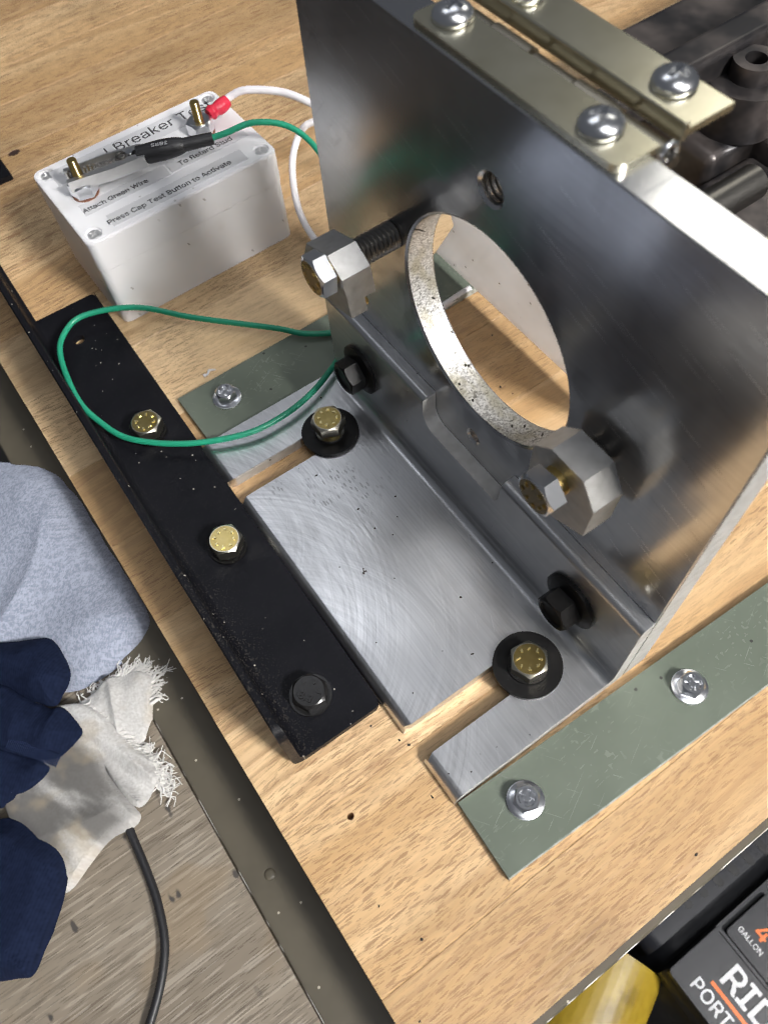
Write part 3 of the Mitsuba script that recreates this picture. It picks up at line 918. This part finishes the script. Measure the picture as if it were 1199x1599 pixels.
def jaw(side):
    s = 1 if side else -1
    # outer shell, tapering from the pivot to the tip, with teeth on the inner edge
    top = [(0, 0.5), (0, 2.6), (9, 3.4), (20, 4.8), (ln, 4.6), (ln + 2, 2.6), (ln - 4, 0.9)]
    teeth = []
    for i in range(6):
        xx = ln * 0.42 - i * (ln * 0.42) / 6
        teeth += [(xx, 1.1), (xx - 1.0, 0.25)]
    m = poly(top + teeth).extrude(5.6)
    inner = poly([(2, 1.0), (ln - 3, 1.0), (ln - 3, 3.6), (20, 3.9), (9, 2.6), (2, 1.8)]).extrude(4.4).translate([0, -0.4 * 1, 0.6])
    inner = poly([(1, -1), (ln - 6, -1), (ln - 6, 3.3), (20, 3.9), (9, 2.6), (1, 1.8)]).extrude(4.2).translate([0, 0, 0.7])
    m = m - inner
    if side:
        m = m - poly([(6, 0.9), (ln - 8, 0.9), (ln - 8, 3.3), (20, 3.8), (10, 2.6), (6, 2.0)]).extrude(8).translate([0, 0, 1.0])
    m = m.translate([0, 0, -2.8])
    m = m.translate([-ln, 0, 0]).rotate([0, 0, -4.0]).translate([ln, 0.2, 0])
    return along(m if side else m.mirror([0, 1, 0]))


put('alligator_clip__jaw', jaw(True), NICKEL, 25)
put('alligator_clip__jaw', jaw(False), NICKEL, 25)
for sd in (1, -1):  # toothed strips whose darker colour stands for the shadowed gap between the jaws
    tp = [(1.0, 1.0), (ln - 9, 1.0)]
    for i in range(15):
        xx = (ln - 9) - i * (ln - 10) / 15
        tp += [(xx, 0.15), (xx - 0.55 * (ln - 10) / 15, 0.65)]
    tp += [(1.0, 0.2)]
    mt = poly(tp).extrude(4.4).translate([-ln, 0, -2.4]).rotate([0, 0, -4.0]).translate([ln, 0.0, 0])
    put('alligator_clip__shaded_tooth_edge', along(mt if sd > 0 else mt.mirror([0, 1, 0])), SHADEDTOOTH, False, label='toothed jaw edge, darkened in colour for the shade between the jaws')
put('alligator_clip__rivet', along(cyl(1.7, 7.4, 24).translate([ln - 5, 0.6, -3.7])), BRIGHT, 30)
put('alligator_clip__spring', along(trimesh.creation.torus(2.0, 0.5, major_sections=24, minor_sections=8).apply_translation([ln - 9, 0.2, 3.2])), DARKSTEEL, 30)
sl = tube([A1 + (A0 - A1) * 0.06, A1 + (A2 - A1) * 0.35, A1 + (A2 - A1) * 0.55, A1 + (A2 - A1) * 0.66, A2], [4.2, 4.5, 4.0, 3.0, 2.9, 2.7], 20)
ks = put('alligator_clip__sleeve', sl, RUBBER, 40, label='black heat shrink sleeve')
tx = meshkit.text_mesh('3BRS', 2.2, 0.12)
tx.apply_transform(rotm(math.degrees(math.atan2((A2 - A1)[1], (A2 - A1)[0])) + 180))
put(ks + '__lettering', tm(tx, *(A1 + (A2 - A1) * 0.38 + np.array([1.2, 0, 4.45]))), MARKINGS, False)

# ------------------------------------------------------------------ wires
gw = [A2 - np.array([0.9, 2.0, 0]), (-281.6, 84, 62.2), (-276.5, 97, 64.5), (-266, 109.5, 62), (-249, 114, 55), (-226, 112, 38), (-208, 103, 20), (-199, 93, 10), (-198, 84, 5.6), (-206, 70, 6),
      (-217, 60, 7), (-243.5, 31.5, 10.5), (-265, 12.2, 12), (-275.8, -10, 12), (-272, -22.5, 11), (-259.5, -29.6, 11), (-233.5, -33.2, 10.5), (-216, -30.5, 9.5), (-199.6, -23.6, 9.5), (-182, -5.6, 10.5), (-170.5, 17, 11),
      (-168.6, 35, 11), (-171.5, 52, 11), (-178.5, 68, 10.5), (-186, 80, 9), (-191, 96, 5), (-188, 130, 2.5)]
put('green_wire', tube(gw, 1.35, 12, 12), GREENWIRE, True, 'thin green wire looping from the clip over the black angle iron', 'wire')
say('white_wire', 'thin white wire with a red crimp terminal on the right stud of the box', 'wire')
ww = [(-308.6, 95.5, 56.5), (-309.0, 101, 58.5), (-304, 108, 61.5), (-292, 120, 61.5), (-279, 127, 60), (-262, 136, 55), (-252, 148, 48), (-262, 154, 44), (-284, 141, 41), (-294, 131, 38), (-289, 119, 30), (-276, 110, 20), (-262, 106, 12), (-238, 104, 8), (-214, 100, 6), (-196, 101, 4), (-184, 116, 2.2), (-184, 150, 2.2)]
put('white_wire__strand', tube(ww, 1.75, 12, 12), WHITEWIRE, True)
put('white_wire__crimp_terminal', tube([(-306.9, 87.6, 56.3), (-307.6, 91, 56.4), (-308.3, 95, 56.5), (-308.9, 99.4, 57.4)], [2.4, 3.5, 2.7, 3.4, 3.3, 2.7], 16), RED, 40, label='red crimp terminal')
put('white_wire__ring_terminal', tm(cyl(5.0, 0.8, 32) - cyl(2.7, 2, 24).translate([0, 0, -.5]), -306.0, 82.0, BH + 6.55), BRIGHT, 30)

# ------------------------------------------------------------------ cloth on the plywood


def cloth(outline, base, h, folds, seed, res=1.6, lip=2.4, dome=12, tilt=(0.0, 0.0)):
    """A lying piece of cloth: a thin rounded edge, a slow rise inwards and long folds, each (direction along the fold, spacing, height)."""
    o = np.array(outline, float)
    for _ in range(2):                                           # cut the corners of the outline
        nx = np.roll(o, -1, 0)
        o = np.stack([0.78 * o + 0.22 * nx, 0.22 * o + 0.78 * nx], 1).reshape(-1, 2)
    o += 1.1 * (np.stack([meshkit.noise(np.stack([o[:, 0] / 6, o[:, 1] / 6, o[:, 0] * 0 + k], 1), seed + 60 + k) for k in (0, 1)], 1) - 0.5)
    p = sg.Polygon(o).buffer(-1.2).buffer(2.0).buffer(-0.8)
    m = poly(list(sg.Polygon(np.array(p.exterior.segmentize(res * 1.5).coords)).exterior.coords)[:-1]).extrude(2.0).refine_to_length(res)
    g = man(m)
    v = np.array(g.vertices)
    dist = shapely.distance(shapely.points(v[:, :2]), p.exterior)
    e = np.clip(dist / lip, 0, 1)
    edge = np.sqrt(np.clip(1 - (1 - e) ** 2, 0, 1))
    s = np.clip(dist / dome, 0, 1)
    z = edge * (1.6 + (h - 1.6) * s * s * (3 - 2 * s))
    o0 = np.zeros(len(v))
    wob = 7 * (meshkit.noise(np.stack([v[:, 0] / 30, v[:, 1] / 30, o0 + 1.7], 1), seed + 40) - 0.5)
    for i, (ang, wl, amp) in enumerate(folds):
        a = v[:, 0] * math.cos(ang) + v[:, 1] * math.sin(ang)
        q = -v[:, 0] * math.sin(ang) + v[:, 1] * math.cos(ang) + wob + 0.10 * a * (meshkit.noise(np.stack([a / 60, o0, o0 + i], 1), seed + 50) - 0.5)
        nn = meshkit.noise(np.stack([q / wl, a / (wl * 6.5), o0 + 3.3 * i], 1), seed + i)
        rdg = 1 - np.abs(2 * nn - 1)
        z = z + amp * edge * (1.7 * rdg ** 1.6 - 0.5)
    z = z + edge * (tilt[0] * (v[:, 0] - v[:, 0].mean()) + tilt[1] * (v[:, 1] - v[:, 1].mean()))
    top = v[:, 2] > 1.0
    v[:, 2] = base + np.where(top, np.maximum(z, 0.3), 0)
    return trimesh.Trimesh(v, np.array(g.faces), process=False)


Z0 = -27.0
tw = cloth([(-275, -95), (-253.2, -76.9), (-243.5, -66.0), (-231.1, -59.5), (-216.4, -57.0), (-195.5, -56.0), (-167.9, -55.4), (-140, -56.2), (-131.5, -61.5), (-127.0, -81.5), (-127.5, -98.1), (-141.5, -112), (-160, -124), (-200, -170), (-290, -170)],
           Z0, 10.5, ((2.3, 30, 3.4), (0.6, 18, 1.6), (2.6, 9, 0.35)), 3, 2.0, 5.5, 22)
put('grey_towel', tw, TOWEL, True, 'heather blue grey towel crumpled against the edge of the wooden board', 'towel')

nv = [cloth([(-172, -128), (-158.8, -110.4), (-150.7, -94.4), (-145, -92.6), (-132.6, -92.6), (-129.0, -94.1), (-125.0, -98.8), (-120.9, -104.5), (-131, -112), (-144.9, -118.5), (-165, -140)], Z0 + 12, 6.5, ((2.5, 18, 2.6), (2.2, 8, 0.7)), 21, 1.5, 4.0, 9),
      cloth([(-165, -140), (-145.1, -117.3), (-123.0, -107.2), (-121.5, -102.0), (-108.4, -99.2), (-105.8, -100.2), (-103.4, -107.5), (-101.0, -113.1), (-108, -119.5), (-118.5, -128.5), (-135, -145)], Z0 + 10, 5.5, ((2.4, 15, 1.4), (2.4, 5, 0.4)), 22, 1.3, 2.2, 9),
      cloth([(-150, -150), (-117.6, -126.2), (-101.0, -112.0), (-98.9, -120), (-97.8, -128.0), (-99.6, -137), (-110, -165)], Z0 + 8.5, 4.0, ((2.4, 12, 1.6), (0.9, 9, 0.5)), 23, 1.4, 2.0, 7),
      cloth([(-112, -168), (-95.9, -138.4), (-92.6, -132.6), (-84.1, -127.6), (-77.5, -125.2), (-71.4, -124.8), (-64.1, -125.8), (-55.8, -132.1), (-47, -142), (-40.5, -150.2), (-43, -154), (-58, -178)], Z0 + 7, 7.5, ((2.5, 17, 2.6), (0.7, 12, 0.8), (2.2, 6, 0.4)), 24, 1.5, 4.0, 9)]
say('navy_garment', 'dark navy knitted garment with a ribbed hem lying on the plywood', 'garment')
put('navy_garment__cloth', join(nv), NAVY, True)
ms = []                                                         # the overlocked seam: loops of thread along the hem
for i in range(30):
    t = i / 29
    x, y = -119 + 17.5 * t, -124.0 + 12.6 * t
    zz = Z0 + 14.6 - 1.0 * t
    ms.append(tube([(x + 1.6, y - 1.9, zz - 0.6), (x + 0.6, y, zz + 0.5), (x - 1.2, y + 1.6, zz), (x + 0.2, y + 0.8, zz + 0.6)], 0.26, 6, 5))
put('navy_garment__seam', join(ms), NAVYTHREAD, True)

rg = [cloth([(-122.2, -100.8), (-122.9, -92.8), (-123.7, -81.2), (-121.3, -72.5), (-115.5, -67.4), (-110.8, -68.6), (-105.5, -72.1), (-99.2, -75.6), (-98.9, -77.4), (-91.9, -84.1), (-94, -90.6), (-104, -95), (-112, -99)], Z0 + 0.8, 3.6, ((2.75, 9, 2.2), (0.9, 14, 2.0), (2.6, 3.6, 0.3)), 31, 1.2, 1.6, 8),
      cloth([(-126, -106), (-122.0, -98.6), (-117, -94.0), (-111.7, -91.2), (-102.2, -89.4), (-91.2, -86.6), (-83.7, -83.0), (-76.3, -83.6), (-74.6, -86.3), (-70.4, -93.3), (-71.5, -96.4), (-80, -99.4), (-95.9, -100.3), (-104, -101.5), (-116.0, -103)], Z0 + 4.0, 3.8, ((0.28, 7.5, 3.0), (0.22, 3.5, 0.5)), 32, 1.1, 1.6, 7),
      cloth([(-116, -106), (-109.8, -99.0), (-98, -97.0), (-88, -98.0), (-77.9, -98.0), (-68.1, -95.6), (-65.9, -98.6), (-67.6, -108.4), (-63.6, -119.5), (-59.3, -131.7), (-64.7, -134), (-82.4, -138), (-103, -138), (-112, -120)], Z0 + 2.4, 3.4, ((0.45, 12, 2.8), (1.3, 16, 2.2), (0.5, 4.5, 0.35)), 33, 1.2, 1.6, 9)]
say('frayed_rag', 'stained white cotton rag with frayed edges beside the navy garment', 'rag')
put('frayed_rag__cloth', join(rg), RAG, True)
fr = []
q = random.Random(5)


def fray(x0, y0, x1, y1, n, dx, dy, ln0, curl, zz=4.0):
    for i in range(n):
        t = q.random()
        x, y = x0 + (x1 - x0) * t, y0 + (y1 - y0) * t
        l = ln0 * q.uniform(0.35, 1.25)
        z = Z0 + q.uniform(0.4, 1.0) * zz
        a = q.gauss(0, 0.35)
        ex, ey = dx * math.cos(a) - dy * math.sin(a), dx * math.sin(a) + dy * math.cos(a)
        cs = [q.uniform(-curl, curl) for _ in range(4)]
        pts = [(x - ex * 3, y - ey * 3, z)]
        for k in range(4):
            f = (k + 1) / 4
            pts.append((x + ex * l * f + cs[k] * ey * f, y + ey * l * f - cs[k] * ex * f, max(Z0 + 0.5, z * (1 - f) + (Z0 + 1.0) * f + q.uniform(-0.6, 1.2))))
        fr.append(tube(pts, [0.30, 0.26, 0.16], 5, 4))


fray(-123.7, -79, -112, -67.5, 110, -0.45, 0.9, 8.5, 2.2)
fray(-112, -68, -104, -72.5, 26, 0.0, 1.0, 5.5, 2.0)
fray(-119, -94.5, -96, -87.5, 70, 0.15, 0.95, 5.5, 3.2, 6.5)
fray(-94, -87, -76, -83.5, 64, 0.35, 0.92, 6.5, 3.4, 6.0)
fray(-80, -83.5, -73, -86, 30, 0.9, 0.5, 7.5, 3.0, 5.0)
fray(-123.5, -98, -123.5, -76, 30, -0.95, 0.1, 4, 2.0)
put('frayed_rag__fringe', join(fr), THREAD, True, kind='stuff')
op = []
for i in range(34):
    t = i / 33
    x, y = -81.0 + 6.0 * t, -126.0 + 26.5 * t
    op.append(tube([(x - 2.0, y - 0.2, Z0 + 7.2), (x, y, Z0 + 8.4 + 0.5 * math.sin(i * 2.1)), (x + 2.0, y + 0.2, Z0 + 7.2)], 0.27, 5, 5))
put('frayed_rag__open_seam', join(op), THREAD, True)

put('black_cable', tube([(-90, -99, Z0 + 3.0), (-78, -99.5, Z0 + 3.0), (-67, -102, Z0 + 3.0), (-50, -103.5, Z0 + 1.9), (-36, -105.5, Z0 + 1.9), (-22, -110.5, Z0 + 1.9), (-8, -122.5, Z0 + 1.9), (6, -142, Z0 + 1.9), (16, -170, Z0 + 1.9)], 1.55, 14), RUBBER, True,
    'round black cable curving across the plywood from under the rag', 'cable')

# ------------------------------------------------------------------ under the bench: vacuum and yellow hose
VZ = -262.0
say('shop_vacuum', 'black wet and dry vacuum with white and orange lettering on the floor below the board', 'vacuum')
put('shop_vacuum__tank', rbox(84, 420, 66, 420, -600, VZ - 16, 30), VAC, 30)
put('shop_vacuum__lid', rbox(84, 420, 72, 420, -330, VZ - 4, 12) - m3.Manifold.cube([11, 400, 60]).translate([105.5, 60, VZ - 44]), VAC, 30)


def frame_panel(x0, x1, y0, y1, z):
    o = m3.CrossSection([[(x0, y0), (x1, y0), (x1, y1), (x0, y1)]]).offset(3, m3.JoinType.Round, 2.0, 24)
    i = o.offset(-2.2, m3.JoinType.Round, 2.0, 24)
    return bevel(o, z - 8, z, 0.8) - bevel(i, z - 1.2, z + 4, 0.1)


put('shop_vacuum__label_panel', frame_panel(119.5, 330, 77.5, 113, VZ), VAC, 30)
put('shop_vacuum__label_panel', frame_panel(124, 330, 119.5, 150, VZ), VAC, 30)
for i in range(8):
    x0, y0 = 86.0, 109.5 + 12.2 * i
    put('shop_vacuum__vent', m3.Manifold.batch_hull([cyl(2.6, 2.2, 16).translate([x0, y0, VZ - 5.9]), cyl(2.6, 2.2, 16).translate([98.5 + 1.2 * i, y0 + 1, VZ - 5.9])]), VACDARK, False)


def vactext(text, h, x, y, z, m, bold=True, rot=0.0):
    t = meshkit.text_mesh(text, h, 0.5, bold)
    t.apply_translation([-t.bounds[0, 0], 0, 0])
    t.apply_transform(rotm(rot))
    put('shop_vacuum__lettering', tm(t, x, y, z), m, False, label=f'lettering that reads {text}')


vactext('RIDGID', 14.3, 137.0, 95.5, VZ - 1.1, PRINTWHITE)
vactext('PORTABLE', 7.6, 129.0, 79.8, VZ - 1.1, PRINTWHITE)
put('shop_vacuum__stripe', cbox(135, 250, 90.0, 92.4, VZ - 1.3, VZ - 0.8, 0.1), ORANGE, False)
vactext('4', 9.5, 131.1, 129.6, VZ - 1.1, ORANGE)
vactext('GALLON', 3.2, 124.5, 123.6, VZ - 1.1, PRINTWHITE)

yh = []
n = 44
pts = []
for i in range(n * 2):
    a = 2 * math.pi * i / (n * 2)
    r = 36 + (0.16 if i % 2 else -0.16)
    pts.append((r * math.cos(a), r * math.sin(a)))
yb = m3.CrossSection([pts]).extrude(190).rotate([90, 0, 24]).translate([92, 60, -305])
put('yellow_bottle', yb, YELLOW, 20, 'ribbed yellow container lying on the floor beside the black vacuum', 'container')

# ------------------------------------------------------------------ dark machine behind the plate
say('machine', 'dark oily machine casting with a round boss behind the hinge', 'machine')
put('machine__body', rbox(-250, -40, 292, 520, 0.2, 44, 6) + rbox(-214, -150, 262, 330, 0.2, 40, 5), MACHINE, 30)
put('machine__boss', (cyl(19, 22, 48) + cyl(10, 30, 40)).translate([-164, 291, 40]) - cyl(5, 40, 24).translate([-164, 291, 60]), MACHINE, 30)
put('machine__bar', rbox(-190, -172, 205, 470, 62, 78, 4).translate([0, 0, -4]), MACHINE, 30)
put('machine__pin', (m3.Manifold.batch_hull([cyl(8, 34, 32).rotate([-90, 0, 0]).translate([-126, 226, 44]), cyl(7, 36, 32).rotate([-90, 0, 0]).translate([-126, 225, 44])])), DARKSTEEL, 30)
put('machine__base', rbox(-150, -20, 205, 292, 0.2, 30, 4), MACHINE, 30)
put('machine__bolt', hexhead(13, 7, 10).translate([-150, 300, 46]), MACHINE, 25)

# ------------------------------------------------------------------ crumbs of metal and soot
cr = []
q = random.Random(12)
spots = [(q.uniform(-40, 60), q.uniform(-50, 60), 0.0) for _ in range(16)] + [(q.uniform(-180, -40), q.uniform(112, 148), 0.0) for _ in range(10)]
spots += [(q.uniform(-175, -5), q.uniform(6, 66), 6.0) for _ in range(9)] + [(q.gauss(-89, 1.0), q.gauss(22, 1.0), 6.0) for _ in range(5)]
for x, y, z in spots:
    inside = (-180 < x < 0 and 0 < y < 76)
    if z == 0.0 and (inside or (-1 < x < 31 and y > -2) or (x < -40 and -42 < y < 0)):
        continue
    s = trimesh.creation.icosphere(1, 1.0)
    s.apply_scale([q.uniform(.25, .8), q.uniform(.2, .5), q.uniform(.12, .3)])
    s.apply_transform(rotm(q.uniform(0, 180)))
    s.apply_translation([x, y, z + 0.15])
    cr.append(s)
put('crumbs', join(cr), CRUMB, False, 'dark crumbs of soot and metal scattered over the board and bracket', 'crumbs', kind='stuff')
put('glue_blob', tm(tube([(-218.4, 20.4, .4), (-218.0, 22.4, .7), (-219.6, 24, .5), (-218.4, 26.6, .4)], [0.9, .5, .6, .3], 8, 6)), PAPER, True, 'small dried glue dribble on the board beside the far green strip', 'glue')
